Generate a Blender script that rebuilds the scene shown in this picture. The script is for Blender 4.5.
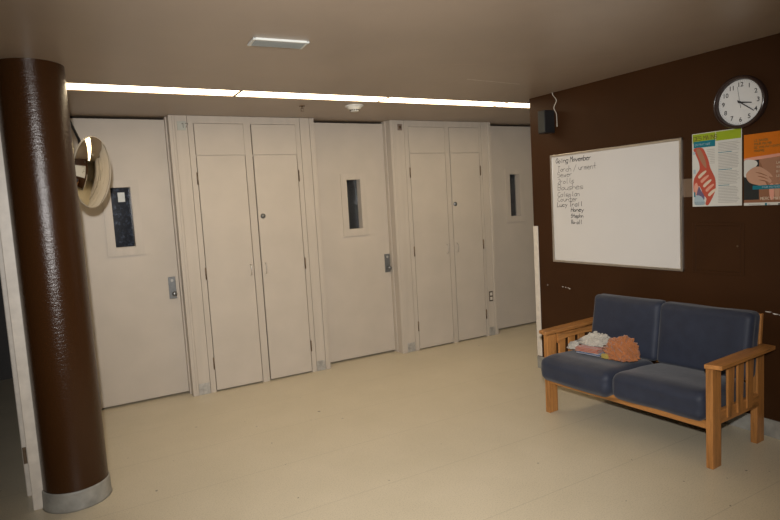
import bpy, bmesh, math, random
from mathutils import Vector, Matrix, noise
random.seed(7)
for o in list(bpy.data.objects): bpy.data.objects.remove(o)
SC = bpy.context.scene
COL = SC.collection

# ------------------------------------------------------------------ camera
cd = bpy.data.cameras.new('camera'); cam = bpy.data.objects.new('camera', cd); COL.objects.link(cam)
cd.sensor_width = 36.0; cd.lens = 584.4*36.0/780.0; cd.clip_start = 0.02
Fw = Vector((0.48970189, 0.86668309, -0.0951445)); Rt = Vector((0.86641469, -0.49593086, -0.05812192)); Up = Vector((0.09755838, 0.05397218, 0.99376525))
cam.matrix_world = Matrix(((Rt.x, Up.x, -Fw.x, 0), (Rt.y, Up.y, -Fw.y, 0), (Rt.z, Up.z, -Fw.z, 1.585), (0, 0, 0, 1)))
SC.camera = cam
# ------------------------------------------------------------------ world, exposure
wd = bpy.data.worlds.new('world'); SC.world = wd; wd.use_nodes = True
wd.node_tree.nodes['Background'].inputs[0].default_value = (0.5, 0.45, 0.4, 1)
wd.node_tree.nodes['Background'].inputs[1].default_value = 0.02
SC.view_settings.view_transform = 'Standard'; SC.view_settings.look = 'None'
SC.view_settings.exposure = -0.05; SC.view_settings.gamma = 1.0; SC.view_settings.use_curve_mapping = False
# ------------------------------------------------------------------ lights: the photographer's flash
fd = bpy.data.lights.new('camera_flash', 'SPOT'); fl = bpy.data.objects.new('camera_flash', fd); COL.objects.link(fl)
fd.energy = 750; fd.color = (1.0, 0.975, 0.95); fd.shadow_soft_size = 0.035
fd.spot_size = math.radians(90); fd.spot_blend = 1.0
fl.location = (-0.04, -0.02, 1.82)
fl.rotation_euler = (Vector((0.50, 0.86, -0.15))).to_track_quat('-Z', 'Y').to_euler()
STRIP = 9.0        # emission of the ceiling diffusers
STRIP_COL = (1.0, 0.80, 0.52, 1)
FILL = 4.0  # emission of the unseen ceiling panels added as ambient fill

# ------------------------------------------------------------------ helpers
def link(name, me, mats=None, parent=None):
    o = bpy.data.objects.new(name, me); COL.objects.link(o)
    for m in (mats if isinstance(mats, (list, tuple)) else [mats]):
        if m: me.materials.append(m)
    if parent: o.parent = parent
    return o
def tobj(name, bm, mats, parent=None, smooth=False):
    me = bpy.data.meshes.new(name); bm.normal_update(); bm.to_mesh(me); bm.free()
    if smooth:
        for p in me.polygons: p.use_smooth = True
    o = link(name, me, mats, parent)
    if smooth == 'auto': me.set_sharp_from_angle(angle=math.radians(35))
    return o
def thing(name, label, cat, loc=(0, 0, 0), group=None):
    o = bpy.data.objects.new(name, None); COL.objects.link(o); o.location = loc; o.empty_display_size = .1
    o['label'] = label; o['category'] = cat
    if group: o['group'] = group
    return o
def tag(o, label, cat, group=None):
    o['label'] = label; o['category'] = cat
    if group: o['group'] = group
    return o
def struct(o): o['kind'] = 'structure'; return o
def box(bm, x0, x1, y0, y1, z0, z1, bev=0.0, seg=1, mi=0, mat=None):
    v = [bm.verts.new(p) for p in ((x0,y0,z0),(x1,y0,z0),(x1,y1,z0),(x0,y1,z0),(x0,y0,z1),(x1,y0,z1),(x1,y1,z1),(x0,y1,z1))]
    fs = [bm.faces.new([v[i] for i in q]) for q in ((3,2,1,0),(4,5,6,7),(0,1,5,4),(1,2,6,5),(2,3,7,6),(3,0,4,7))]
    for f in fs: f.material_index = mi
    if bev > 0:
        es = list({e for f in fs for e in f.edges})
        r = bmesh.ops.bevel(bm, geom=es, offset=bev, segments=seg, profile=.6, affect='EDGES')
        v = list({x for f in r['faces'] for x in f.verts} | {x for f in fs if f.is_valid for x in f.verts})
    if mat is not None: bmesh.ops.transform(bm, matrix=mat, verts=[x for x in v if x.is_valid])
    return v
def BB(*boxes, bev=0.0, seg=1):
    bm = bmesh.new()
    for b in boxes: box(bm, *b, bev=bev, seg=seg)
    return bm
def cyl(bm, p0, p1, r0, r1=None, n=24, caps=True, mi=0):
    p0 = Vector(p0); p1 = Vector(p1); r1 = r0 if r1 is None else r1
    d = (p1-p0).normalized(); a = d.orthogonal().normalized(); b = d.cross(a)
    A = []; B = []
    for i in range(n):
        t = 2*math.pi*i/n; c = a*math.cos(t)+b*math.sin(t)
        A.append(bm.verts.new(p0+c*r0)); B.append(bm.verts.new(p1+c*r1))
    for i in range(n):
        f = bm.faces.new((A[i], A[(i+1)%n], B[(i+1)%n], B[i])); f.material_index = mi; f.smooth = True
    if caps:
        bm.faces.new(A[::-1]).material_index = mi; bm.faces.new(B).material_index = mi
def lathe(bm, prof, n=48, mat=None, mi=0):
    """prof: list of (r, h) around local z; mat places it"""
    M = mat or Matrix(); rings = []
    for r, h in prof:
        if r < 1e-6: rings.append([bm.verts.new(M@Vector((0, 0, h)))])
        else: rings.append([bm.verts.new(M@Vector((r*math.cos(2*math.pi*i/n), r*math.sin(2*math.pi*i/n), h))) for i in range(n)])
    for a, b in zip(rings, rings[1:]):
        for i in range(n):
            j = (i+1) % n
            if len(a) == 1 and len(b) == 1: continue
            if len(a) == 1: f = bm.faces.new((a[0], b[j], b[i]))
            elif len(b) == 1: f = bm.faces.new((a[i], a[j], b[0]))
            else: f = bm.faces.new((a[i], a[j], b[j], b[i]))
            f.smooth = True; f.material_index = mi
def tube(bm, pts, r, n=8):
    pts = [Vector(p) for p in pts]; rings = []
    d = (pts[1]-pts[0]).normalized(); a = d.orthogonal().normalized()
    for k, p in enumerate(pts):
        if k == 0: d = pts[1]-pts[0]
        elif k == len(pts)-1: d = pts[-1]-pts[-2]
        else: d = pts[k+1]-pts[k-1]
        d.normalize(); a = (a-d*a.dot(d)).normalized(); b = d.cross(a)
        rings.append([bm.verts.new(p+(a*math.cos(2*math.pi*i/n)+b*math.sin(2*math.pi*i/n))*r) for i in range(n)])
    for A, B in zip(rings, rings[1:]):
        for i in range(n):
            f = bm.faces.new((A[i], A[(i+1)%n], B[(i+1)%n], B[i])); f.smooth = True
    bm.faces.new(rings[0][::-1]); bm.faces.new(rings[-1])
def spline(pts, k=8):
    P = [Vector(p) for p in pts]; P = [P[0]*2-P[1]]+P+[P[-1]*2-P[-2]]; out = []
    for i in range(1, len(P)-2):
        for j in range(k):
            t = j/k; a, b, c, d = P[i-1:i+3]
            out.append(.5*((2*b)+(c-a)*t+(2*a-5*b+4*c-d)*t*t+(3*b-a-3*c+d)*t**3))
    out.append(P[-2]); return out

# ------------------------------------------------------------------ materials
def srgb(r, g, b):
    f = lambda c: (c/255/12.92) if c/255 <= .04045 else ((c/255+.055)/1.055)**2.4
    return (f(r), f(g), f(b), 1)
class NT:
    def __init__(s, name, color, rough=.5, metal=0.0, spec=.5):
        s.m = bpy.data.materials.new(name); s.m.use_nodes = True; s.t = s.m.node_tree
        s.b = s.t.nodes['Principled BSDF']; s.b.inputs['Base Color'].default_value = color
        s.b.inputs['Roughness'].default_value = rough; s.b.inputs['Metallic'].default_value = metal
        s.b.inputs['Specular IOR Level'].default_value = spec
        s.tc = s.t.nodes.new('ShaderNodeTexCoord'); s.col = color
    def n(s, k, **kw):
        x = s.t.nodes.new(k)
        for a, v in kw.items(): setattr(x, a, v)
        return x
    def noise(s, scale, detail=3, rough=.5, vec=None, stretch=None, dist=0):
        x = s.n('ShaderNodeTexNoise'); x.inputs['Scale'].default_value = scale; x.inputs['Detail'].default_value = detail
        x.inputs['Roughness'].default_value = rough; x.inputs['Distortion'].default_value = dist
        v = vec or s.tc.outputs['Object']
        if stretch:
            mp = s.n('ShaderNodeMapping'); mp.inputs['Scale'].default_value = stretch; s.t.links.new(v, mp.inputs[0]); v = mp.outputs[0]
        s.t.links.new(v, x.inputs['Vector']); return x.outputs['Fac']
    def ramp(s, fac, stops):
        r = s.n('ShaderNodeValToRGB'); s.t.links.new(fac, r.inputs[0]); e = r.color_ramp.elements
        while len(e) < len(stops): e.new(.5)
        for q, (p, c) in zip(e, stops): q.position = p; q.color = c
        return r.outputs[0]
    def color(s, out): s.t.links.new(out, s.b.inputs['Base Color']); return s
    def mix(s, fac, a, b):
        m = s.n('ShaderNodeMix', data_type='RGBA')
        if isinstance(fac, float): m.inputs[0].default_value = fac
        else: s.t.links.new(fac, m.inputs[0])
        for i, v in ((6, a), (7, b)):
            if isinstance(v, tuple): m.inputs[i].default_value = v
            else: s.t.links.new(v, m.inputs[i])
        return m.outputs[2]
    def bump(s, fac, strength=.2, dist=.002):
        b = s.n('ShaderNodeBump'); b.inputs['Strength'].default_value = strength; b.inputs['Distance'].default_value = dist
        s.t.links.new(fac, b.inputs['Height'])
        prev = s.b.inputs['Normal'].links
        if prev: s.t.links.new(prev[0].from_socket, b.inputs['Normal'])
        s.t.links.new(b.outputs[0], s.b.inputs['Normal']); return s
def dk(c, k): return (c[0]*k, c[1]*k, c[2]*k, 1)
def simple(name, c, rough=.5, metal=0.0, spec=.5, mott=.06, sc=12, bump=0, bsc=200):
    n = NT(name, c, rough, metal, spec)
    n.color(n.ramp(n.noise(sc), [(.3, dk(c, 1-mott)), (.7, dk(c, 1+mott))]))
    if bump: n.bump(n.noise(bsc), bump, .001)
    return n.m

BEIGE = (.465, .408, .340, 1)
n = NT('painted_door_beige', BEIGE, .42, spec=.35)
n.color(n.ramp(n.noise(3.5, 4), [(.3, dk(BEIGE, .955)), (.7, dk(BEIGE, 1.04))])); n.bump(n.noise(260, 2), .06, .001); M_DOOR = n.m
n = NT('painted_frame_beige', dk(BEIGE, 1.0), .4, spec=.35)
n.color(n.ramp(n.noise(5, 4, stretch=(3, 3, .4)), [(.3, dk(BEIGE, .93)), (.7, dk(BEIGE, 1.03))])); n.bump(n.noise(240, 2), .08, .001); M_FRAME = n.m
CE = (.345, .27, .205, 1)
n = NT('painted_ceiling', CE, .36, spec=.45)
n.color(n.ramp(n.noise(1.3, 4), [(.3, dk(CE, .93)), (.7, dk(CE, 1.07))]))
n.bump(n.noise(3.0, 3, stretch=(1, .5, 1)), .35, .01); n.bump(n.noise(160, 2), .1, .001); M_CEIL = n.m
BR = (.037, .0140, .0042, 1)
n = NT('brown_wall_paint', BR, .50, spec=.16)
n.color(n.ramp(n.noise(2.5, 4), [(.3, dk(BR, .9)), (.7, dk(BR, 1.12))])); n.bump(n.noise(170, 3), .25, .0015); M_BROWN = n.m
n = NT('glossy_brown_column_paint', dk(BR, .8), .22, spec=.34)
sc_ = n.ramp(n.noise(38, 4, .7, stretch=(1, 1, 3.2)), [(.765, dk(BR, 1)), (.80, (.2, .13, .09, 1))])
n.color(n.mix(.0, sc_, sc_)); n.bump(n.noise(75, 4, .7, stretch=(.8, .8, 1.4)), .62, .0025); n.bump(n.noise(28, 2, stretch=(.6, .6, 2.2)), .25, .004); M_COLUMN = n.m
FLC = (.60, .525, .39, 1)
n = NT('floor_tiles', FLC, .33, spec=.4)
sp = n.ramp(n.noise(140, 3, .7), [(.36, dk(FLC, .78)), (.48, dk(FLC, 1.0)), (.62, dk(FLC, 1.0)), (.74, dk(FLC, 1.12))])
bg = n.ramp(n.noise(2.2, 5, .6), [(.3, dk(FLC, .90)), (.7, dk(FLC, 1.06))])
mm = n.n('ShaderNodeMix', data_type='RGBA', blend_type='MULTIPLY'); mm.inputs[0].default_value = 1.0
dv = n.ramp(n.noise(2.2, 5, .6), [(.3, (.92, .92, .90, 1)), (.7, (1.0, 1.0, 1.0, 1))])
n.t.links.new(sp, mm.inputs[6]); n.t.links.new(dv, mm.inputs[7])
def seams(period_y, off, width, axis):
    mp = n.n('ShaderNodeMapping'); n.t.links.new(n.tc.outputs['Object'], mp.inputs[0])
    sx = n.n('ShaderNodeSeparateXYZ'); n.t.links.new(n.tc.outputs['Object'], sx.inputs[0])
    a = n.n('ShaderNodeMath', operation='ADD'); a.inputs[1].default_value = 100*period_y-off+width/2; n.t.links.new(sx.outputs[axis], a.inputs[0])
    m_ = n.n('ShaderNodeMath', operation='MODULO'); m_.inputs[1].default_value = period_y; n.t.links.new(a.outputs[0], m_.inputs[0])
    l = n.n('ShaderNodeMath', operation='LESS_THAN'); l.inputs[1].default_value = width; n.t.links.new(m_.outputs[0], l.inputs[0]); return l.outputs[0]
def scale(o, k):
    m_ = n.n('ShaderNodeMath', operation='MULTIPLY'); m_.inputs[1].default_value = k; n.t.links.new(o, m_.inputs[0]); return m_.outputs[0]
wear = n.ramp(n.noise(1.1, 3), [(.45, (.15, .15, .15, 1)), (.6, (1, 1, 1, 1))])
c1 = n.mix(scale(seams(.6096, 2.213, .004, 1), .30), mm.outputs[2], dk(FLC, .35))
c2 = n.mix(scale(seams(.6096, .12, .003, 0), .05), c1, dk(FLC, .35))
c3 = n.mix(scale(seams(.3048, 2.213, .003, 1), .06), c2, dk(FLC, .35))
dots = n.ramp(n.noise(24.0, 1, .3), [(.80, (0, 0, 0, 1)), (.81, (.8, .8, .8, 1))])
c4 = n.mix(dots, c3, dk(FLC, .22))
n.color(c4); n.bump(n.noise(5, 3), .05, .004); M_FLOOR = n.m
M_DARKROOM = simple('dark_room_paint', (.055, .052, .05, 1), .7)
M_DARKGAP = simple('dark_inside', (.03, .025, .02, 1), .8)
M_CELLWALL = simple('cell_wall_paint', (.10, .105, .11, 1), .6)
M_CELLFLOOR = simple('cell_floor', (.12, .11, .1, 1), .5)
M_VINYL = simple('grey_vinyl_base', (.27, .26, .23, 1), .45, mott=.22, sc=14, bump=.2, bsc=60)
M_TRIM = simple('offwhite_trim_paint', (.60, .545, .47, 1), .45, mott=.08, sc=20)
M_STEEL = simple('brushed_steel', (.20, .205, .205, 1), .35, .7, mott=.12, sc=40)
M_GALV = simple('galvanised_plate', (.40, .385, .355, 1), .42, .35, mott=.22, sc=30)
M_BRASS = simple('dull_brass', (.18, .13, .085, 1), .4, .8, mott=.15, sc=60)
M_ALU = simple('satin_aluminium', (.50, .46, .41, 1), .3, .85, mott=.06, sc=30)
M_BLACK = simple('black_plastic', (.012, .012, .013, 1), .4, mott=.1, sc=30, bump=.1)
M_BLACKM = simple('black_metal', (.015, .015, .016, 1), .35, .3)
M_CLOCKRIM = simple('dark_clock_rim', (.030, .017, .014, 1), .22, mott=.1)
M_CLOCKFACE = simple('clock_face_paper', (.66, .66, .64, 1), .6, mott=.02)
M_INK = simple('black_ink', (.02, .02, .022, 1), .5)
M_MARKER = simple('black_marker', (.018, .018, .02, 1), .5)
M_BOARD = simple('whiteboard_enamel', (.60, .58, .55, 1), .22, spec=.4, mott=.015, sc=3)
M_WHITEPL = simple('white_plastic', (.68, .66, .60, 1), .4)
M_CABLE = simple('white_cable', (.62, .57, .48, 1), .5)
M_CHIP = simple('chipped_plaster', (.62, .58, .53, 1), .8, mott=.2, sc=80)
M_PATCH = simple('old_paint_patch', (.145, .095, .06, 1), .5, mott=.12, sc=14)
M_NAVY = None
n = NT('navy_vinyl_fabric', (.030, .040, .072, 1), .58, spec=.3)
n.color(n.ramp(n.noise(14, 4), [(.3, (.0175, .022, .038, 1)), (.7, (.023, .029, .049, 1))]))
n.bump(n.noise(700, 2), .25, .001); n.bump(n.noise(9, 3), .22, .01); n.b.inputs['Sheen Weight'].default_value = .15; M_NAVY = n.m
def wood(name, base, axis):
    n = NT(name, base, .34, spec=.4)
    st = {'x': (1.2, 16, 16), 'y': (16, 1.2, 16), 'z': (16, 16, 1.2)}[axis]
    g = n.ramp(n.noise(2.2, 5, .65, stretch=st, dist=.6), [(.30, dk(base, .45)), (.46, dk(base, .95)), (.70, dk(base, 1.30))])
    f = n.ramp(n.noise(9, 4, .6, stretch=tuple(3*q for q in st)), [(.35, (.8, .8, .8, 1)), (.6, (1, 1, 1, 1))])
    m = n.n('ShaderNodeMix', data_type='RGBA', blend_type='MULTIPLY'); m.inputs[0].default_value = 1; n.t.links.new(g, m.inputs[6]); n.t.links.new(f, m.inputs[7])
    n.color(m.outputs[2]); n.bump(n.noise(9, 4, .6, stretch=tuple(3*q for q in st)), .1, .001); return n.m
OAK = (.40, .175, .050, 1)
M_WX, M_WY, M_WZ = wood('oak_grain_deep', OAK, 'x'), wood('oak_grain_wide', OAK, 'y'), wood('oak_grain_tall', OAK, 'z')
n = NT('convex_mirror_silver', (.86, .82, .70, 1), .045, 1.0); n.color(n.ramp(n.noise(6, 4), [(.3, (.80, .75, .62, 1)), (.7, (.90, .87, .76, 1))])); M_MIRROR = n.m
M_RIM = simple('mirror_edge', (.42, .36, .27, 1), .45)
def emis(name, c, s):
    m = bpy.data.materials.new(name); m.use_nodes = True; b = m.node_tree.nodes['Principled BSDF']
    b.inputs['Base Color'].default_value = (.8, .8, .75, 1); b.inputs['Emission Color'].default_value = c; b.inputs['Emission Strength'].default_value = s
    return m
M_LIT = emis('lit_diffuser', STRIP_COL, STRIP)
M_FILL = emis('added_fill_glow', STRIP_COL, FILL)
n = NT('door_glass', (.75, .8, .85, 1), .06, spec=.6); n.b.inputs['Transmission Weight'].default_value = 1.0; n.b.inputs['IOR'].default_value = 1.45
M_GLASS = n.m
n = NT('painted_reflection_glass', (.6, .65, .72, 1), .15, spec=.6)
n.b.inputs['Transmission Weight'].default_value = .3
M_GLASS2 = n.m
n.b.inputs['Specular IOR Level'].default_value = .3
n.color(n.ramp(n.noise(26, 5, .7), [(.50, (.010, .013, .022, 1)), (.62, (.05, .065, .10, 1)), (.78, (.25, .30, .36, 1))]))  # hallway reflections painted into the pane as dark and pale blotches
def terry(name, c, alt=None, stripes=None):
    n = NT(name, c, .95, spec=.1); n.b.inputs['Sheen Weight'].default_value = .3
    if alt:
        w = n.n('ShaderNodeTexWave'); w.inputs['Scale'].default_value = stripes; w.inputs['Distortion'].default_value = 1.5; w.bands_direction = 'Z'
        n.t.links.new(n.tc.outputs['Object'], w.inputs[0]); n.color(n.ramp(w.outputs['Fac'], [(.45, c), (.6, alt)]))
    else: n.color(n.ramp(n.noise(30, 4), [(.3, dk(c, .82)), (.7, dk(c, 1.12))]))
    n.bump(n.noise(420, 3, .7), .6, .003); return n.m
M_TWHITE = terry('white_terry', (.46, .425, .36, 1)); M_TORANGE = terry('orange_terry', (.34, .125, .045, 1))
M_TSTRIPE = terry('striped_terry', (.34, .085, .045, 1), (.40, .24, .18, 1), 34)
M_TGREY = terry('pale_green_terry', (.36, .36, .28, 1), (.55, .53, .46, 1), 20); M_TBLUE = terry('blue_white_terry', (.06, .085, .17, 1), (.32, .33, .36, 1), 30)
M_TYEL = terry('yellow_terry', (.34, .25, .05, 1))

WX = 3.748; CH = 2.44; YB = 5.253; YD = 5.390
# ================================================================== SETTING
fo = struct(tobj('floor', BB((-3.0, 7.6, -3.2, 7.6, -.1, 0)), M_FLOOR))
# ceiling with the recess slot left open for the light strip
struct(tobj('ceiling', BB((-3.0, 7.6, -3.2, .08, CH, CH+.12), (-3.0, 7.6, .30, 4.155, CH, CH+.12), (-3.0, 7.6, 4.375, 7.6, CH, CH+.12),
    (-3.0, .01, 4.155, 4.375, CH, CH+.12), (4.92, 7.6, 4.155, 4.375, CH, CH+.12), (-3, -1.2, .08, .30, CH, CH+.12), (3.66, 7.6, .08, .30, CH, CH+.12), (-3.0, 7.6, -3.2, 7.6, CH+.12, CH+.2)), M_CEIL))
wr = struct(tobj('wall_right', BB((WX, WX+.14, -3.1, 3.955, 0, CH)), M_BROWN))
# paint chips and the unpainted strip belong to the wall
bm = bmesh.new()
def chip(y, z, a, b):
    k = 9; vs = [bm.verts.new((WX-.0012, y+math.cos(6.283*i/k)*a*random.uniform(.6, 1.1), z+math.sin(6.283*i/k)*b*random.uniform(.6, 1.1))) for i in range(k)]
    bm.faces.new(vs)
for c in ((3.805, .787, .008, .004), (3.625, .787, .012, .003), (3.592, .785, .006, .006), (3.565, .783, .007, .004), (3.548, .778, .009, .005), (1.945, .79, .022, .003), (1.905, .782, .018, .004), (1.87, .78, .02, .003)): chip(*c)
tobj('paint_chips', bm, M_CHIP, wr)
tobj('bare_patch', BB((WX-.001, WX+.0, 2.42, 2.512, 1.515, 1.638)), M_PATCH, wr)
struct(tobj('baseboard_right', BB((WX-.008, WX, -3.1, 3.955, 0, .112), (WX-.008, WX+.145, 3.955, 3.961, 0, .112), bev=.002), M_VINYL))
struct(tobj('trim_1', BB((WX-.007, WX-.0005, 3.900, 3.960, .118, 1.312), (WX-.007, WX+.14, 3.9555, 3.960, .118, 1.312), bev=.0015), M_TRIM))
# walls around the hall
struct(tobj('wall_far_right', BB((7.3, 7.45, 3.9, 7.5, 0, CH)), M_DOOR))
struct(tobj('wall_behind', BB((-3.0, 7.4, -3.2, -3.1, 0, CH)), M_DOOR))
struct(tobj('wall_left', BB((-3.0, -2.9, -3.1, 7.5, 0, CH)), M_DARKROOM))
# back wall: masonry between the door recesses, cells behind
boxes = []
for a, b in ((-.34, .045), (.93, 2.19), (3.11, 4.345), (5.26, 7.3)):
    y0 = YD+.0 if a in (-.34, 5.26) else YB+.16
    boxes.append((a, b, y0, YD+.12, 0, CH))
boxes += [(-.34, 7.3, YD+.30, YD+.34, 2.425, CH)]
struct(tobj('wall_back', BB(*boxes), M_FRAME))
bm = BB((-.34, 7.3, 7.35, 7.45, 0, CH)); 
for x in (-.30, 1.55, 3.72, 5.9): box(bm, x-.04, x+.04, YD+.12, 7.35, 0, CH)
struct(tobj('wall_cells', bm, M_CELLWALL))

# left: door frame beside the column and the dark room beyond it
fr = BB((-.262, -.185, 3.728, 3.952, 0, CH), (-.300, -.255, 3.952, 4.06, 0, CH), bev=.004)
lf = struct(tobj('trim_2', fr, M_TRIM))
tobj('hinge', BB((-.297, -.278, 3.9495, 3.9525, .20, .30), bev=.001), M_BRASS, lf)
struct(tobj('wall_partition', BB((-.300, -.262, 4.06, 7.35, 0, CH)), M_DARKROOM))
struct(tobj('wall_dark_room', BB((-2.9, -.34, 7.2, 7.35, 0, CH)), M_DARKROOM))

# ================================================================== CELL DOORS
def cell_door(idx, x0, x1, wx0, wx1, lockx, glass):
    T = .085; z0, z1 = .020, 2.418; wz0, wz1 = 1.354, 1.854
    d = struct(tobj('door_%d' % idx, BB((x0, wx0, YD, YD+T, z0, z1), (wx1, x1, YD, YD+T, z0, z1), (wx0, wx1, YD, YD+T, z0, wz0), (wx0, wx1, YD, YD+T, wz1, z1)), M_DOOR))
    a, b = wx0-.065, wx1+.065; c, e = wz0-.066, wz1+.060
    bm = BB((a, wx0, YD-.009, YD, c, e), (wx1, b, YD-.009, YD, c, e), (wx0, wx1, YD-.009, YD, c, wz0), (wx0, wx1, YD-.009, YD, wz1, e))
    tobj('window_frame', bm, M_FRAME, d)
    tobj('window_ledge', BB((a-.006, b+.006, YD-.014, YD-.009, c-.006, c+.004)), M_FRAME, d)
    tobj('pane', BB((wx0, wx1, YD+.070, YD+.076, wz0, wz1)), glass, d)
    if lockx:
        l = tobj('lock_plate', BB((lockx-.031, lockx+.031, YD-.010, YD, .868, 1.062), bev=.004, seg=2), M_STEEL, d)
        bm = bmesh.new(); cyl(bm, (lockx+.008, YD-.010, .915), (lockx+.008, YD-.030, .915), .012, .012, 20)
        lathe(bm, [(.0, .052), (.014, .050), (.021, .042), (.022, .034), (.016, .024), (.011, .018)], 24, Matrix.Translation((lockx+.008, YD-.004, .915)) @ Matrix.Rotation(math.pi/2, 4, 'X'))
        tobj('knob', bm, M_STEEL, l)
        bm = bmesh.new(); cyl(bm, (lockx, YD-.010, 1.03), (lockx, YD-.015, 1.03), .013, .012, 20)
        tobj('keyhole_cylinder', bm, M_GALV, l)
    return d
cell_door(1, .045, .918, .419, .573, .835, M_GLASS2)
cell_door(2, 2.200, 3.075, 2.590, 2.743, 3.009, M_GLASS)
cell_door(3, 4.350, 5.255, 4.744, 4.897, None, M_GLASS)
reflection = tobj('reflection_panel', BB((.478, .532, YD+.066, YD+.0685, 1.735, 1.815)), simple('reflection_white', (.62, .64, .62, 1), .7))  # white panel added behind the pane to imitate a reflection
tag(reflection, 'small white panel imitating a reflection in the leftmost door window', 'reflection')

# ================================================================== BUILT-IN CLOSETS
def closet(X, label, number):
    """X: dict of x positions"""
    t = thing('built_in_closet', label, 'closet', (X['a'], YB, 0), 'beige closets between the cell doors')
    def P(name, bm, m, par=t, smooth=False):
        bmesh.ops.translate(bm, verts=bm.verts, vec=(-X['a'], -YB, 0)); o = tobj(name, bm, m, par, smooth); return o
    B = YB+.16
    # jambs (steel door frames, a hair proud with a rabbet), pilasters, stiles, rails
    P('jamb', BB((X['a'], X['j1']-.003, YB-.004, B, 0, CH-.002), (X['a']+.028, X['j1']-.003, YB-.009, YB-.004, 0, CH-.002), (X['a']-.012, X['a'], YB+.085, B, 0, CH-.002), bev=.0015), M_FRAME)
    P('jamb', BB((X['j2']+.003, X['b'], YB-.004, B, 0, CH-.002), (X['j2']+.003, X['b']-.020, YB-.009, YB-.004, 0, CH-.002), bev=.0015), M_FRAME)
    P('face_frame', BB((X['j1'], X['s1'], YB, YB+.05, 0, CH-.002), (X['s1']+.004, X['l0'], YB+.001, YB+.05, 0, CH-.002), (X['l1'], X['r0'], YB+.001, YB+.05, 0, 2.375),
        (X['r1'], X['s2']-.004, YB+.001, YB+.05, 0, CH-.002), (X['s2'], X['j2'], YB, YB+.05, 0, CH-.002), (X['l0'], X['r1'], YB+.001, YB+.05, 2.375, CH-.002), (X['l0'], X['r1'], YB+.012, YB+.05, 2.086, 2.104)), M_FRAME)
    P('carcass', BB((X['l0']-.04, X['r1']+.04, YB+.10, YB+.155, 0, CH-.01)), M_DARKGAP)
    g = .006
    P('transom_panel', BB((X['l0']+g, X['l1']-.001, YB+.002, YB+.028, 2.101, 2.3725), bev=.001), M_DOOR)
    P('transom_panel', BB((X['r0']+.010, X['r1']-.001, YB+.002, YB+.028, 2.101, 2.3725), bev=.001), M_DOOR)
    for side in (0, 1):
        x0, x1 = ((X['l0']+g, X['l1']-g), (X['r0']+.010, X['r1']-g))[side]
        d = P('closet_door', BB((x0, x1, YB-.001, YB+.026, .014, 2.0955), bev=.0015), M_DOOR)
        hx = X['l0']-.002 if side == 0 else X['r1']+.002
        for hz in (1.90, 1.07, .262):
            bm = bmesh.new(); cyl(bm, (hx, YB-.005, hz-.05), (hx, YB-.005, hz+.05), .0065, n=12)
            for k in (-.05, .05): cyl(bm, (hx, YB-.005, hz+k), (hx, YB-.005, hz+k*1.15), .004, .002, n=12)
            P('hinge', bm, M_BRASS, d, False)
        px = x1-.030 if side == 0 else x0+.030
        bm = bmesh.new(); tube(bm, spline([(px, YB, 1.015), (px, YB-.026, 1.022), (px, YB-.032, 1.065), (px, YB-.026, 1.105), (px, YB, 1.112)], 5), .0045)
        P('handle', bm, M_ALU, d)
        if side == 1:
            bm = bmesh.new(); kx = X['knob']; M = Matrix.Translation((kx, YB-.001, 1.544)) @ Matrix.Rotation(math.pi/2, 4, 'X')
            lathe(bm, [(0, .013), (.009, .013), (.011, .010), (.022, .007), (.0235, .0)], 28, M); P('deadbolt', bm, M_STEEL, d)
    for a, b in ((X['j1']+.002, X['s1']-.004), (X['s2']+.004, X['j2']-.004)):
        P('kick_plate', BB((a, b, YB-.0035, YB, .001, .10), bev=.001), M_GALV)
    cx = (X['j1']+X['s1'])/2
    if number:
        p = P('number_plate', BB((cx-.032, cx+.040, YB-.006, YB, 2.312, 2.388), bev=.001), simple('grey_plate', (.37, .37, .32, 1), .5))
    else:
        p = P('bracket_plate', BB((cx-.026, cx+.026, YB-.008, YB, 2.335, 2.40), bev=.002), simple('brown_plate', (.20, .15, .12, 1), .5))
        bm = bmesh.new(); cyl(bm, (cx, YB-.008, 2.367), (cx, YB-.014, 2.367), .016, .014, 16); P('sensor', bm, M_BRASS, p)
    return t, p
XA = dict(a=.905, j1=.955, s1=1.055, l0=1.105, l1=1.539, r0=1.603, r1=2.032, s2=2.080, j2=2.172, b=2.222, knob=1.658)
XB = dict(a=3.057, j1=3.122, s1=3.222, l0=3.272, l1=3.732, r0=3.788, r1=4.197, s2=4.232, j2=4.322, b=4.368, knob=3.832)
cA, plA = closet(XA, 'left beige double-door closet, with a pale number plate at its top left', True)
cB, plB = closet(XB, 'right beige double-door closet, with a socket low on its right side', False)
# socket on the second closet's pilaster
so = thing('wall_socket', 'small dark-edged double wall socket low on the right closet pilaster', 'socket', (4.277, YB, .46))
tobj('cover_plate', BB((-.027, .027, -.006, 0, -.058, .058), bev=.002), simple('socket_plate', (.085, .065, .045, 1), .4), so)
for z in (-.026, .026):
    s_ = tobj('outlet', BB((-.015, .015, -.009, -.006, z-.017, z+.017), bev=.003, seg=2), M_TRIM, so)
# ================================================================== COLUMN
cx, cy, cr = -.041, 3.756, .168
bm = bmesh.new(); lathe(bm, [(cr, 0), (cr, CH)], 96, Matrix.Translation((cx, cy, 0))); column = struct(tobj('column', bm, M_COLUMN))
bm = bmesh.new(); lathe(bm, [(cr+.001, .001), (cr+.013, .001), (cr+.009, .010), (cr+.007, .097), (cr+.005, .106), (cr+.001, .108)], 96, Matrix.Translation((cx, cy, 0)))
tobj('vinyl_base', bm, M_VINYL, column)

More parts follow.
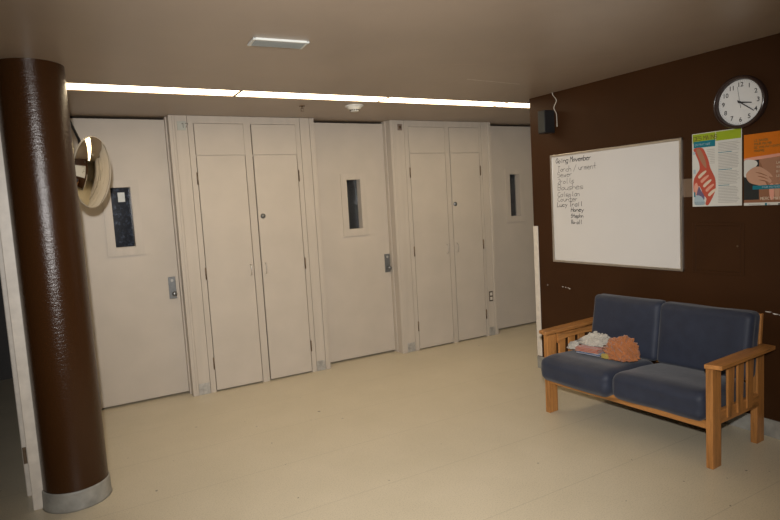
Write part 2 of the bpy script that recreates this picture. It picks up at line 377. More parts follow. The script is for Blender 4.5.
# ================================================================== CEILING LIGHTS
def ceiling_light(x0, x1, y0, y1, mat, label):
    t = thing('ceiling_light', label, 'ceiling light', (x0, y0, CH), 'diffusers of the ceiling light strip' if mat is M_LIT else 'added fill panels overhead')
    w, h = x1-x0, y1-y0
    tobj('diffuser', BB((.006, w-.006, .004, h-.004, .004, .012)), mat, t)
    tobj('housing', BB((0, w, 0, .003, 0, .11), (0, w, h-.003, h, 0, .11), (0, .005, 0, h, 0, .11), (w-.005, w, 0, h, 0, .11)), M_BRASS, t)
for (a, b), l in zip(((.015, 1.226), (1.234, 2.431), (2.439, 3.676), (3.684, 4.915)), ('lit ceiling diffuser nearest the brown column', 'lit ceiling diffuser above the left closet', 'lit ceiling diffuser behind the smoke detector, reaching the right closet', 'short end of the lit ceiling diffuser meeting the brown wall')):
    ceiling_light(a, b, 4.157, 4.373, M_LIT, l)
for k in range(4): ceiling_light(-1.195+k*1.21, .010+k*1.21, .082, .298, M_FILL, 'added glowing fill panel in the ceiling over the camera, out of view')  # unseen glowing panels, added to soften and brighten the hall
# vent
M_VENT = simple('vent_blade', (.20, .21, .20, 1), .4, .2)
v = thing('air_vent', 'narrow silver louvred air vent in the ceiling', 'vent', (1.078, 2.935, CH))
v.rotation_euler.z = math.radians(-4)
L, Wd = .145, .066
tobj('vent_frame', BB((-L, L, -Wd, -Wd+.018, -.012, 0), (-L, L, Wd-.018, Wd, -.008, 0), (-L, -L+.016, -Wd, Wd, -.010, 0), (L-.016, L, -Wd, Wd, -.010, 0), bev=.002), simple('vent_silver', (.62, .64, .61, 1), .35, .2), v)
tobj('backing', BB((-L+.016, L-.016, -Wd+.018, Wd-.018, -.002, 0)), M_DARKGAP, v)
for k in range(5):
    bm = bmesh.new(); box(bm, -L+.016, L-.016, -.0085, .0085, -.0008, .0008, mat=Matrix.Translation((0, -.036+k*.018, -.0075)) @ Matrix.Rotation(math.radians(-35), 4, 'X')); tobj('louvre', bm, M_VENT, v)
# smoke detector
sd = thing('smoke_detector', 'round white smoke detector on the ceiling before the light strip', 'smoke detector', (2.315, 4.56, CH))
bm = bmesh.new(); lathe(bm, [(0, -.010), (.076, -.010), (.080, -.006), (.080, 0)], 40); tobj('base', bm, M_WHITEPL, sd)
bm = bmesh.new(); lathe(bm, [(0, -.050), (.030, -.050), (.036, -.046), (.038, -.032), (.056, -.026), (.066, -.011)], 40); tobj('sensor_head', bm, M_WHITEPL, sd)
bm = bmesh.new()
for k in range(12):
    a = k*math.pi/6; box(bm, .0365, .0395, -.006, .006, -.045, -.034, mat=Matrix.Rotation(a, 4, 'Z'))
tobj('sensor_slots', bm, M_DARKGAP, sd)
# sprinkler
sk = thing('sprinkler_head', 'tiny metal sprinkler head under the ceiling above the left closet', 'sprinkler', (1.876, 4.656, CH))
bm = bmesh.new(); lathe(bm, [(0, -.004), (.024, -.004), (.026, 0)], 24); tobj('escutcheon', bm, M_BRASS, sk)
bm = bmesh.new(); cyl(bm, (0, 0, -.004), (0, 0, -.020), .008, n=12); tube(bm, [(-.008, 0, -.018), (-.012, 0, -.03), (-.004, 0, -.042)], .002, 6); tube(bm, [(.008, 0, -.018), (.012, 0, -.03), (.004, 0, -.042)], .002, 6); tobj('body', bm, M_BRASS, sk)
bm = bmesh.new(); cyl(bm, (0, 0, -.042), (0, 0, -.044), .015, n=16); tobj('deflector', bm, M_BRASS, sk)
# crack and repaired seams on the ceiling
bm = bmesh.new()
def ribbon(bm, pts, w, z):
    for a, b in zip(pts, pts[1:]):
        a = Vector((*a, z)); b = Vector((*b, z)); d = (b-a).normalized(); s = Vector((-d.y, d.x, 0))*w/2
        bm.faces.new([bm.verts.new(p) for p in (a-s, a+s, b+s, b-s)])
ribbon(bm, [(2.645, 3.412), (2.76, 3.425), (2.90, 3.432), (3.06, 3.45), (3.183, 3.455)], .012, CH-.001)
ceil = bpy.data.objects['ceiling']
tobj('ceiling_crack', bm, M_CHIP, ceil)
M_SEAM = simple('ceiling_seam_paint', dk(CE, 1.12), .4, mott=.15, sc=6)
for pts in ([(2.52, 4.10), (2.55, 3.80), (2.60, 3.45)], [(3.28, 4.1), (3.33, 3.75), (3.40, 3.40)], [(2.95, 2.75), (3.10, 2.62), (3.30, 2.50), (3.50, 2.30)], [(2.2, 3.1), (2.6, 2.98), (3.0, 2.95), (3.3, 2.8)]):
    bm = bmesh.new(); q = [(p.x, p.y) for p in spline([(*p, 0) for p in pts], 6)]; ribbon(bm, q, .010, CH-.0008); tobj('panel_seam', bm, M_SEAM, ceil)

# ================================================================== SPEAKER AND CABLE
sp = thing('wall_speaker', 'small black loudspeaker high on the brown wall corner', 'speaker', (3.68, 3.692, 2.198))
sp.rotation_euler.z = 0
tobj('cabinet', BB((-.055, .055, -.043, .043, -.095, .093), bev=.006, seg=2), M_BLACK, sp)
bm = BB((-.0585, -.055, -.038, .038, -.088, .086), bev=.002)
tobj('grille', bm, simple('speaker_grille', (.02, .022, .021, 1), .6, bump=.8, bsc=900), sp)
tobj('bracket', BB((.055, .068, -.012, .012, -.03, .03), bev=.002), M_BLACKM, sp)
bm = bmesh.new()
tube(bm, spline([(3.735, 3.668, CH), (3.735, 3.66, 2.415), (3.72, 3.612, 2.372), (3.725, 3.62, 2.35), (3.735, 3.655, 2.31), (3.738, 3.632, 2.26), (3.738, 3.628, 2.20), (3.738, 3.628, 2.15)], 6), .0028, 8)
tag(tobj('speaker_cable', bm, M_CABLE), 'thin white cable hanging from the ceiling beside the black loudspeaker', 'cable')

# ================================================================== WRITING
GL = {
 'a': '4545 4515 0615 0313 1222 2232 4354|4542', 'x': ''}
# single stroke glyphs on a grid: x 0-4, y 0-8 (baseline 2, x height 5, cap 8)
G = {'G': '47 28 06 04 22 43 45 25', 'M': '02 08 25 48 42', 'T': '08 48|28 22', 'S': '47 28 07 05 45 43 22 02', 'B': '02 08 38 46 35 05|35 44 32 02', 'C': '47 28 06 04 22 43',
 'L': '08 02 42', 'H': '02 08|05 45|48 42', 'D': '02 08 38 46 44 32 02', 'R': '02 08 38 46 35 05|25 42', 'P': '02 08 38 46 35 05', 'E': '48 08 02 42|05 35', 'A': '02 28 42|14 34', 'V': '08 22 48',
 'N': '02 08 42 48', 'I': '28 22', 'O': '28 07 04 22 43 46 28', 'U': '08 03 22 43 48', 'F': '48 08 02|05 35', 'X': '08 42|48 02', 'Z': '08 48 02 42', 'Y': '08 25 48|25 22', 'J': '48 43 22 03', 'K': '02 08|48 05 42',
 'W': '08 12 26 32 48', 'Q': '28 07 04 22 43 46 28|33 41',
 'a': '45 25 04 03 12 22 43|45 43 42', 'b': '08 02 32 43 44 35 05', 'c': '44 25 04 03 22 42', 'd': '48 42 12 03 04 15 45', 'e': '04 44 35 15 03 12 42', 'f': '48 28 17 12|05 35', 'g': '45 15 04 03 12 42|45 40 20 00',
 'h': '08 02|04 25 44 42', 'i': '25 22|27 26', 'l': '28 23 32', 'm': '02 05|04 15 24 22|24 35 44 42', 'n': '02 05|04 25 44 42', 'o': '25 04 03 22 43 44 25', 'p': '05 00|04 25 44 43 22 03', 'r': '02 05|04 25 35',
 's': '45 15 04 43 32 02', 't': '28 23 32|05 45', 'u': '05 03 22 43|45 42', 'v': '05 22 45', 'w': '05 12 24 32 45', 'y': '05 23|45 10', 'k': '08 02|45 03 42', '/': '01 48', '-': '14 34', '2': '07 28 46 02 42',
 '1': '07 28 22', '7': '08 48 12', "'": '28 26', '.': '22 32', 'É': '48 08 02 42|05 35', 'q': '45 15 04 03 12 42|45 40', 'z': '05 45 02 42', 'j': '25 20 00'}
def write(bm, text, org, ex, ez, h, pen, jit=0.0, mi=0, adv=1.28, aspect=.62, slant=.0, off=None):
    """org: lower left, ex/ez unit axes, off: normal offset"""
    ex = Vector(ex); ez = Vector(ez); N = Vector(off) if off else ex.cross(ez)*-.0006
    u = 0; k = h/6.0; w = h*aspect/4.0
    for ch in text:
        if ch == ' ': u += w*4*.9; continue
        for st in G.get(ch, '').split('|'):
            pts = []
            for q in st.split():
                a = int(q[0])+random.uniform(-jit, jit); b = int(q[1])-2+random.uniform(-jit, jit)
                pts.append(Vector(org)+ex*(u+a*w+b*k*slant)+ez*(b*k)+N)
            for a, b in zip(pts, pts[1:]):
                d = (b-a)
                if d.length < 1e-6: continue
                d.normalize(); s = d.cross(N).normalized()*pen/2; a2 = a-d*pen*.3; b2 = b+d*pen*.3
                f = bm.faces.new([bm.verts.new(p) for p in (a2-s, a2+s, b2+s, b2-s)]); f.material_index = mi
        u += w*4*adv
    return u
# number plate writing
bm = bmesh.new(); write(bm, '17', (.1055, -.0062, 2.335), (1, 0, 0), (0, 0, 1), .036, .004, off=(0, -.0006, 0))
tobj('plate_number', bm, M_INK, plA)

# ================================================================== WHITEBOARD
wb = thing('whiteboard', 'large silver-framed whiteboard with black handwriting, on the brown wall', 'whiteboard', (WX, 3.121, 1.0))
Y0, Y1, Z0, Z1 = 2.496-3.121, 3.712-3.121, .003, .918
tobj('writing_surface', BB((-.014, -.001, Y0+.012, Y1-.012, Z0+.012, Z1-.012)), M_BOARD, wb)
tobj('board_frame', BB((-.020, -.001, Y0, Y1, Z0, Z0+.018), (-.020, -.001, Y0, Y1, Z1-.018, Z1), (-.0205, -.001, Y0, Y0+.018, Z0, Z1), (-.0205, -.001, Y1-.018, Y1, Z0, Z1), bev=.0025, seg=2), M_ALU, wb)
lines = [('Going Movember', .062, .845, .040, .0052, .57), ('Torch / urment', .080, .771, .046, .0034, .54), ('Sewer', .076, .727, .042, .0032, .66), ('2rolls', .078, .670, .044, .0034, .56), ('Boushes', .074, .618, .046, .0034, .72),
         ('Calsplan', .072, .562, .040, .0034, .62), ('Counter', .070, .522, .040, .0034, .66), ('Lucy Trail', .064, .478, .038, .0050, .62), ('Honey', .215, .434, .034, .0052, .66), ('Stephn', .215, .384, .032, .0046, .56), ('Ro-all', .215, .332, .032, .0046, .50)]
for t_, u, z, h, pen, asp in lines:
    bm = bmesh.new()
    write(bm, t_, (-.0142, Y1-u, z), (0, -1, 0), (0, 0, 1), h, pen, jit=.30, adv=1.22, aspect=asp, slant=.12, off=(-.0005, 0, 0))
    tobj('handwritten_line', bm, M_MARKER, wb)

# ================================================================== CLOCK
ck = thing('wall_clock', 'round dark-rimmed wall clock with white face, above the posters', 'clock', (WX, 2.104, 2.083))
RM = Matrix.Rotation(-math.pi/2, 4, 'Y')      # local z -> -x
bm = bmesh.new(); lathe(bm, [(.150, 0), (.158, .004), (.161, .020), (.159, .040), (.152, .050), (.145, .049), (.139, .038), (.135, .015)], 72, RM); tobj('rim', bm, M_CLOCKRIM, ck)
bm = bmesh.new(); lathe(bm, [(0, .016), (.136, .016)], 72, RM); tobj('dial', bm, M_CLOCKFACE, ck)
bm = bmesh.new()
for k in range(12):
    nstr = str(k if k else 12); a = math.radians(30*k); r = .106
    c_ = bpy.data.curves.new('numeral', 'FONT'); c_.body = nstr; c_.size = .038; c_.align_x = 'CENTER'; c_.align_y = 'CENTER'; c_.resolution_u = 3; c_.offset = .0006
    o_ = bpy.data.objects.new('tmp', c_); COL.objects.link(o_)
    me = bpy.data.meshes.new_from_object(o_.evaluated_get(bpy.context.evaluated_depsgraph_get()))
    M = Matrix.Translation((-.0166, -math.sin(a)*r, math.cos(a)*r)) @ Matrix(((0, 0, -1, 0), (-1, 0, 0, 0), (0, 1, 0, 0), (0, 0, 0, 1)))
    me.transform(M); bm.from_mesh(me); bpy.data.objects.remove(o_); bpy.data.meshes.remove(me)
for k in range(60):
    a = math.radians(6*k); w = .0012 if k % 5 else .0022
    r0, r1 = .126, .131
    e = Vector((0, -math.sin(a), math.cos(a))); s = Vector((0, math.cos(a), math.sin(a)))*w/2
    bm.faces.new([bm.verts.new(Vector((-.0165, 0, 0))+p) for p in (e*r0-s, e*r0+s, e*r1+s, e*r1-s)])
tobj('numerals', bm, M_INK, ck)
def hand(name, ang, L, tail, w, x):
    a = math.radians(ang); e = Vector((0, -math.sin(a), math.cos(a))); s = Vector((0, math.cos(a), math.sin(a)))
    bm = bmesh.new(); f = [Vector((x, 0, 0))+p for p in (-e*tail-s*w*.5, -e*tail+s*w*.5, e*L+s*w*.30, e*L-s*w*.30)]
    A = [bm.verts.new(p) for p in f]; B = [bm.verts.new(p+Vector((-.001, 0, 0))) for p in f]
    bm.faces.new(A); bm.faces.new(B[::-1])
    for i in range(4): bm.faces.new((A[i], A[(i+1)%4], B[(i+1)%4], B[i]))
    bmesh.ops.recalc_face_normals(bm, faces=bm.faces); return tobj(name, bm, M_INK, ck)
hand('hour_hand', 100, .070, .014, .0095, -.019); hand('minute_hand', 127, .104, .020, .0080, -.021); hand('second_hand', 351, .098, .035, .0022, -.023)
bm = bmesh.new(); lathe(bm, [(0, .0265), (.006, .026), (.007, .018)], 20, RM); tobj('hub', bm, M_INK, ck)

# ================================================================== POSTERS
def flatm(name, c, r=.55): return simple(name, c, r, mott=.03, spec=.3)
PM = [flatm('poster_white', (.56, .55, .50, 1)), flatm('poster_lime', (.27, .36, .015, 1)), flatm('poster_teal', (.006, .15, .20, 1)), flatm('poster_red_skin', (.42, .075, .045, 1)), flatm('poster_pink', (.62, .29, .21, 1)),
      flatm('poster_violet', (.13, .10, .17, 1)), flatm('poster_grey_text', (.30, .28, .26, 1)), M_INK, flatm('poster_orange', (.52, .135, .004, 1)), flatm('poster_skin', (.32, .16, .095, 1)), flatm('poster_skin_light', (.46, .26, .17, 1)),
      flatm('poster_black', (.02, .022, .022, 1)), flatm('poster_brown_skin', (.235, .105, .055, 1)), flatm('poster_olive', (.16, .12, .03, 1)), flatm('poster_pale_blue', (.33, .42, .46, 1)), flatm('poster_cream', (.60, .50, .38, 1))]
def poster(label, name, y0, z1, w, h):
    t = thing(name, label, 'poster', (WX, y0, z1-h), None); bm = bmesh.new(); box(bm, -.0015, -.0003, -w, 0, 0, h)
    lay = [0]
    def poly(pts, mi):
        lay[0] += 1; x = -.0015-.00004*lay[0]
        vs = [bm.verts.new((x, -min(max(u, 0), w), h-min(max(v, 0), h))) for u, v in pts]; f = bm.faces.new(vs); f.material_index = mi
        f.normal_update()
        if f.normal.x > 0: f.normal_flip()
    def smooth_poly(pts, mi):
        P = [Vector((*p, 0)) for p in pts]; P = P+P[:1]; n_ = len(pts); out = []
        for i in range(n_):
            a, b, c, d = [Vector((*pts[(i+k) % n_], 0)) for k in (-1, 0, 1, 2)]
            for j in range(4):
                q = j/4; out.append(.5*((2*b)+(c-a)*q+(2*a-5*b+4*c-d)*q*q+(3*b-a-3*c+d)*q**3))
        poly([(p.x, p.y) for p in out], mi)
    def rect(u0, v0, u1, v1, mi): poly([(u0, v0), (u1, v0), (u1, v1), (u0, v1)], mi)
    def txt(s, u, v, hh, pen, mi, adv=1.35):
        lay[0] += 1; write(bm, s, (-.0015-.00004*lay[0], -u, h-v), (0, -1, 0), (0, 0, 1), hh, pen, mi=mi, adv=adv, off=(-.0004, 0, 0))
    return t, bm, poly, smooth_poly, rect, txt
t, bm, poly, sm, rect, txt = poster('poster of red washing hands under a lime green heading, left of the two', 'hand_washing_poster', 2.431, 1.930, .327, .482)
w, h = .327, .482
rect(.004, .004, w-.004, .062, 1); rect(.010, .052, .158, .094, 2); rect(.160, .004, .163, .060, 0)
txt('DES MAINS', .012, .046, .026, .0040, 13, 1.12); txt('EN PRATIQUE', .020, .080, .012, .0016, 14)
sm([(.010, .098), (.068, .096), (.092, .13), (.112, .18), (.126, .235), (.156, .30), (.160, .36), (.150, .40), (.128, .445), (.108, .474), (.090, .468), (.096, .430), (.074, .405), (.062, .37), (.044, .345), (.034, .385), (.010, .39), (.008, .31), (.030, .265), (.050, .235), (.046, .19), (.026, .14)], 3)
for k in range(5):
    a = .062+k*.017; b = .262+k*.030; sm([(a-.022, b+.022), (a, b), (a+.030, b-.016), (a+.034, b-.006), (a+.010, b+.016), (a-.012, b+.034)], 4 if k % 2 else 15)
sm([(.012, .345), (.032, .325), (.042, .38), (.020, .41)], 4); sm([(.030, .11), (.056, .105), (.088, .17), (.098, .23), (.070, .20)], 9)
sm([(.045, .350), (.060, .375), (.082, .412), (.080, .440), (.050, .425), (.022, .430), (.030, .395)], 5)
sm([(.020, .41), (.06, .415), (.085, .45), (.075, .472), (.015, .468)], 14); rect(.010, .385, .021, .418, 2)
for (u0, v0, v1) in ((.012, .235, .262), (.010, .118, .135)): rect(u0-.004, v0, u0+.012, v1, 14)
for k in range(9):
    rect(.100+.002*k if k < 5 else .125, .112+k*.011, .155, .1145+k*.011, 6)
k = 0; v_ = .078
while v_ < .462:
    head = k in (6, 17, 27)
    rect(.178, v_, .178+(random.uniform(.06, .09) if head else random.uniform(.115, .137)), v_+(.004 if head else .0028), 2 if head else 6); v_ += .0098 if not head else .012; k += 1
for k in range(3): rect(.016, .452+k*.007, .090, .4535+k*.007, 7)
o = tobj('sheet', bm, PM, t)
t, bm, poly, sm, rect, txt = poster('poster of folded hands under an orange heading, right of the two', 'folded_hands_poster', 2.091, 1.881, .327, .435)
w, h = .327, .442
rect(.0, .0, w, .150, 8); rect(0, .150, w, h-.024, 12)
sm([(0, .146), (.05, .140), (.12, .136), (.22, .130), (w, .125), (w, .138), (.2, .148), (.1, .156), (0, .160)], 4)
rect(0, .158, .09, .40, 11)
sm([(0, .160), (.060, .158), (.082, .182), (.055, .215), (.020, .255), (.0, .250)], 0); 
sm([(.098, .158), (.20, .150), (w, .146), (w, .40), (.18, .40), (.150, .34), (.130, .26), (.105, .19)], 9)
sm([(.012, .245), (.036, .215), (.068, .200), (.096, .202), (.128, .222), (.157, .248), (.168, .268), (.145, .264), (.162, .288), (.154, .302), (.124, .288), (.134, .312), (.106, .318), (.078, .310), (.050, .302), (.026, .285)], 10)
for k in range(3): sm([(.068+k*.010, .232+k*.024), (.104+k*.008, .240+k*.022), (.142+k*.002, .262+k*.018), (.104+k*.008, .247+k*.022)], 12)
for k in range(6):
    u = .150+k*.030; sm([(u, .318), (u+.022, .312), (u+.026, .385), (u+.014, .405), (u+.002, .385)], 10 if k % 2 else 4)
rect(.052, .314, w, .338, 2); txt('POUR PROTEGER', .110, .331, .010, .0016, 14); rect(0, h-.024, w, h, 0)
for i, s in enumerate(("LE SAVON", "POUR MAINS", "DE VOS PATIENTS", "PROPRE")): txt(s, .062, .048+i*.021, .0125, .0022, 13)
for i, s in enumerate(("LAVEZ", "VOUS", "BIEN", "LES MAINS")): txt(s, .190, .190+i*.026, .012, .0018, 15)
txt('MERCI MAIN', .100, .402, .016, .0026, 15); rect(.125, h-.020, .137, h-.003, 2); rect(.142, h-.014, .156, h-.009, 6); rect(.03, h-.014, .10, h-.011, 6); rect(.200, h-.016, .22, h-.008, 7)
tobj('sheet', bm, PM, t)

# ================================================================== ACCESS PANEL
ap = thing('access_panel', 'square brown-painted access panel on the wall below the posters', 'access panel', (WX, 2.262, 1.17))
tobj('panel_frame', BB((-.004, 0, -.172, -.150, -.170, .170), (-.004, 0, .150, .172, -.170, .170), (-.004, 0, -.150, .150, -.170, -.150), (-.004, 0, -.150, .150, .150, .170), bev=.0012), M_BROWN, ap)
tobj('panel_door', BB((-.003, -.0005, -.147, .147, -.147, .147), bev=.001), M_BROWN, ap)
bm = bmesh.new(); cyl(bm, (-.003, -.132, .02), (-.006, -.132, .02), .006, n=14); tobj('latch', bm, M_BRASS, ap)

# ================================================================== CONVEX MIRROR
mc = Vector((.236, 4.10, 1.888)); nrm = Vector((.845, -.520, -.13)).normalized()
MM = nrm.to_track_quat('Z', 'Y').to_matrix().to_4x4()
cm = thing('convex_mirror', 'round convex security mirror hung beside the brown column', 'mirror', mc)
R_ = .217; sag = .050; Rs = (R_*R_+sag*sag)/(2*sag)
prof = [(0, sag)]+[(R_*k/24, math.sqrt(Rs*Rs-(R_*k/24)**2)-(Rs-sag)) for k in range(1, 25)]
bm = bmesh.new(); lathe(bm, prof, 96, MM); tobj('mirror_dome', bm, M_MIRROR, cm, True)
bm = bmesh.new(); lathe(bm, [(R_-.001, -.002), (R_+.004, -.002), (R_+.005, -.010), (R_-.01, -.014), (0, -.014)], 96, MM); tobj('rim', bm, M_RIM, cm)
bm = bmesh.new(); bk = MM@Vector((0, 0, -.014)); e1 = Vector((.172, 4.05, 2.085))-mc; e2 = Vector((.096, 3.832, 2.241))-mc
e0 = bk+(MM@Vector((0, 0, -.05))-bk)
tube(bm, [bk, e0], .016, 12); tube(bm, [e0, e1, (e1+e2)/2, e2], .0085, 12)
tobj('bracket_arm', bm, M_BLACKM, cm)
bm = bmesh.new(); cyl(bm, e2+Vector((-.022, -.014, 0)), e2+Vector((-.006, -.004, 0)), .024, n=16); tobj('mount', bm, M_BLACKM, cm)

# ================================================================== LOVESEAT
sofa = thing('wooden_loveseat', 'oak-framed two-seat sofa with navy blue cushions against the brown wall', 'sofa', (3.38, 2.512, 0))
OX, OY = 3.38, 2.512
def SP(name, bm, m, par=sofa, sm_=False):
    bmesh.ops.translate(bm, verts=bm.verts, vec=(-OX, -OY, 0)); return tobj(name, bm, m, par, sm_)
for s in (-1, 1):
    yo = OY+s*.612; yi = OY+s*.572; a, b = min(yo, yi), max(yo, yi)     # post thickness
    SP('leg', BB((3.064, 3.152, a, b, 0, .574), bev=.004, seg=2), M_WZ)
    SP('leg', BB((3.588, 3.672, a-s*.016, b-s*.016, 0, .584), bev=.004, seg=2), M_WZ)
    # lower side rail and upper rail (inner)
    bm = BB((3.152, 3.590, a+.006, b-.006, .240, .318), bev=.003); SP('side_rail', bm, M_WX)
    bm = bmesh.new(); N_ = 14                                             # arched apron under the arm
    q0, q1 = (yi-.004, yi+.014) if s < 0 else (yi-.014, yi+.004)
    top = []; bot = []
    for i in range(N_+1):
        x = 3.158+(3.602-3.158)*i/N_; t_ = 2*i/N_-1; zb = .538-.030*t_**4
        for lst, z in ((top, .577), (bot, zb)): lst.append([bm.verts.new((x, q0, z)), bm.verts.new((x, q1, z))])
    for i in range(N_):
        T, B = top, bot
        bm.faces.new((T[i][0], T[i+1][0], T[i+1][1], T[i][1])); bm.faces.new((B[i][1], B[i+1][1], B[i+1][0], B[i][0]))
        bm.faces.new((B[i][0], B[i+1][0], T[i+1][0], T[i][0])); bm.faces.new((T[i][1], T[i+1][1], B[i+1][1], B[i][1]))
    for i in (0, N_): bm.faces.new((top[i][0], top[i][1], bot[i][1], bot[i][0]))
    bmesh.ops.recalc_face_normals(bm, faces=bm.faces); SP('arm_apron', bm, M_WX)
    # slats, tapered toward the floor, on the outer face
    for xa, xb in ((3.216, 3.292), (3.324, 3.398), (3.434, 3.508)):
        bm = bmesh.new(); yy0, yy1 = (yo-.004, yo+.010) if s < 0 else (yo-.010, yo+.004)
        v = box(bm, xa, xb, yy0, yy1, .262, .576, bev=.003)
        for p in bm.verts:
            if p.co.z < .3: p.co.x = (xa+xb)/2+(p.co.x-(xa+xb)/2)*.72-.008
        SP('slat', bm, M_WZ)
    # arm board
    ya, yb = (OY-.660, OY-.572) if s < 0 else (OY+.572, OY+.660)
    bm = BB((3.046, 3.672, ya, yb, .576, .602), bev=.006, seg=3)
    for p in bm.verts:
        p.co.z += (p.co.x-3.0)*.010
        if p.co.x < 3.1 and ((s < 0 and p.co.y < OY-.64) or (s > 0 and p.co.y > OY+.64)): p.co.x += .022
    SP('armrest', bm, M_WX)
    # feet glides
    for xx in (3.109, 3.659):
        bm = bmesh.new(); cyl(bm, (xx, (a+b)/2, .0), (xx, (a+b)/2, .004), .012, n=14)
SP('front_rail', BB((3.075, 3.100, OY-.572, OY+.572, .222, .268), bev=.003), M_WY)
SP('rear_rail', BB((3.640, 3.668, OY-.572, OY+.572, .225, .300), bev=.003), M_WY)
SP('seat_deck', BB((3.100, 3.640, OY-.571, OY+.571, .250, .262)), M_DARKGAP)
def back_box(name, x0, x1, y0, y1, z0, z1, m, bev=.004):     # leaning back frame pieces
    bm = BB((x0, x1, y0, y1, z0, z1), bev=bev, seg=2)
    for p in bm.verts: p.co.x += (p.co.z-.30)*.10
    SP(name, bm, m)
for s in (-1, 1): back_box('back_post', 3.645, 3.672, min(OY+s*.570, OY+s*.540), max(OY+s*.570, OY+s*.540), .30, .785, M_WZ)
back_box('back_rail', 3.648, 3.668, OY-.540, OY+.540, .72, .780, M_WY); back_box('back_rail', 3.648, 3.668, OY-.540, OY+.540, .36, .42, M_WY)
for k in range(5): back_box('back_slat', 3.652, 3.664, OY-.40+k*.18, OY-.34+k*.18, .42, .72, M_WZ)

def cushion(name, x0, x1, y0, y1, z0, z1, r, puff, lean=0.0, fn=None, par=sofa):
    bm = bmesh.new(); NX, NY, NZ = 12, 14, 6
    bmesh.ops.create_cube(bm, size=2)
    bmesh.ops.subdivide_edges(bm, edges=bm.edges, cuts=23, use_grid_fill=True)
    hx, hy, hz = (x1-x0)/2, (y1-y0)/2, (z1-z0)/2; C_ = Vector(((x0+x1)/2, (y0+y1)/2, (z0+z1)/2))
    for v in bm.verts:
        u = v.co.copy()
        p = Vector([math.copysign(abs(c)/.68*(h-r) if abs(c) < .68 else (h-r)+(abs(c)-.68)/.32*r, c) for c, h in zip(u, (hx, hy, hz))])
        q = Vector([max(-h+r, min(h-r, c)) for c, h in zip(p, (hx, hy, hz))])
        # spread samples into the rounded border
        d = p-q
        if d.length > 1e-9:
            m_ = max(abs(c) for c in d); d = d.normalized()*m_
        p = q+d
        k = (1-u.y**2)*(1-u.x**2) if hz < hx else (1-u.y**2)*(1-u.z**2)
        axis = 2 if hz < hx else 0
        p[axis] += puff*k*(1 if u[axis] > 0 else -1)*abs(u[axis])
        p += noise.noise_vector(Vector((u.x*1.5, u.y*1.7, u.z))+C_*5)*.005
        p = p+C_
        if fn: p = fn(p)
        v.co = p
    return SP(name, bm, M_NAVY, par, True)
def seatfn(sk):
    def f(p):
        x = p.x; p.z -= max(0, (x-3.05))*.07
        if x < 3.10: p.z -= (3.10-x)*.16*max(0, min(1, (p.z-.28)/.14))
        p.x += sk*max(0, OY-p.y); return p
    return f
cushion('seat_cushion', 2.985, 3.54, OY+.020, OY+.596, .262, .440, .050, .010, fn=seatfn(.0))
cushion('seat_cushion', 3.015, 3.54, OY-.571, OY+.020, .262, .438, .048, .010, fn=seatfn(.035))
def backfn(p):
    p.x += (p.z-.42)*.16; return p
cushion('back_cushion', 3.480, 3.600, OY+.004, OY+.548, .41, .815, .036, .010, fn=backfn)
cushion('back_cushion', 3.480, 3.600, OY-.588, OY+.008, .408, .812, .036, .010, fn=backfn)

sofa.location = (3.338, 2.502, 0); sofa.rotation_euler.z = math.radians(3.0)
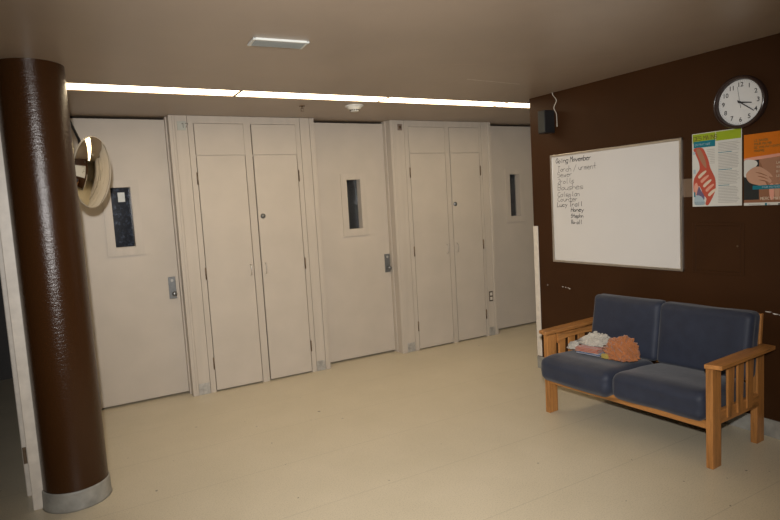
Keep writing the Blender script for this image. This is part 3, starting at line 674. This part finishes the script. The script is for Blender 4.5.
# ================================================================== TOWELS
def crumple(name, cx, cy, z, rx, ry, h, mat, label, seed, amp=.22, fr=3.0, swirl=0, tilt=0, group='crumpled towels on the sofa'):
    bm = bmesh.new(); bmesh.ops.create_icosphere(bm, subdivisions=6, radius=1)
    sv = Vector((seed*7.3, seed*3.1, seed*1.7))
    for v in bm.verts:
        p = v.co.copy(); q = p.copy()
        if swirl: 
            a = swirl*p.z+1.2*p.x; q = Vector((p.x*math.cos(a)-p.y*math.sin(a), p.x*math.sin(a)+p.y*math.cos(a), p.z))
        q = q+noise.noise_vector(q*1.6+sv)*.55
        rdg = 0; am = 1; f = fr; tot = 0
        for o_ in range(3):
            s_ = min(1, abs(noise.noise(Vector((q.x*f, q.y*f*1.4, q.z*f*2.2))+sv))*2.6); rdg += am*s_; tot += am; am *= .50; f *= 1.9
        rdg /= tot
        big = noise.noise(p*1.3+sv)
        r = 1+amp*(rdg-.5)+.25*big
        p *= r
        zz = p.z*h*(1-tilt*max(-1, min(1, p.y)))
        if zz < 0: zz *= .18
        v.co = Vector((cx+p.x*rx, cy+p.y*ry, z+max(zz, -.004)+.004))
    return tag(tobj(name, bm, mat, None, True), label, 'towel')
ZS = .449
crumple('crumpled_towel', 3.285, 2.660, ZS, .100, .118, .132, M_TORANGE, 'crumpled orange towel heaped on the seat, right end of the pile', 3, .42, 1.45, .5)
crumple('crumpled_towel', 3.300, 2.925, ZS+.040, .068, .120, .066, M_TWHITE, 'crumpled off-white towel on top of the pile on the seat', 5, .50, 1.6, .3, tilt=.75)
crumple('crumpled_towel', 3.230, 3.035, ZS, .042, .042, .045, M_TWHITE, 'small off-white cloth at the left end of the towel pile', 9, .5, 1.5, .3)
crumple('crumpled_towel', 3.172, 2.705, ZS, .018, .028, .026, M_TYEL, 'small yellow cloth peeking out below the orange towel', 14, .4, 1.5, .2)
def folded(name, cx, cy, z, lx, ly, layers, th, mat, label, rot):
    bm = bmesh.new()
    for k in range(layers):
        v = box(bm, -lx/2+k*.003, lx/2-k*.002, -ly/2+(k % 2)*.006, ly/2-(k % 2)*.004, k*th, k*th+th*.92, bev=th*.4, seg=2)
    bmesh.ops.subdivide_edges(bm, edges=[e for e in bm.edges if e.calc_length() > .05], cuts=8, use_grid_fill=True)
    for v in bm.verts: v.co.z += .004*noise.noise(v.co*22)+.003
    bmesh.ops.transform(bm, matrix=Matrix.Translation((cx, cy, z)) @ Matrix.Rotation(math.radians(rot), 4, 'Z'), verts=bm.verts)
    return tag(tobj(name, bm, mat, None, True), label, 'towel')
folded('folded_towel', 3.20, 2.845, ZS-.001, .105, .185, 1, .012, M_TBLUE, 'blue and white folded towel at the bottom of the pile', 8)
folded('folded_towel', 3.205, 2.865, ZS+.012, .100, .180, 3, .009, M_TSTRIPE, 'orange striped folded towel above the blue one', 11)
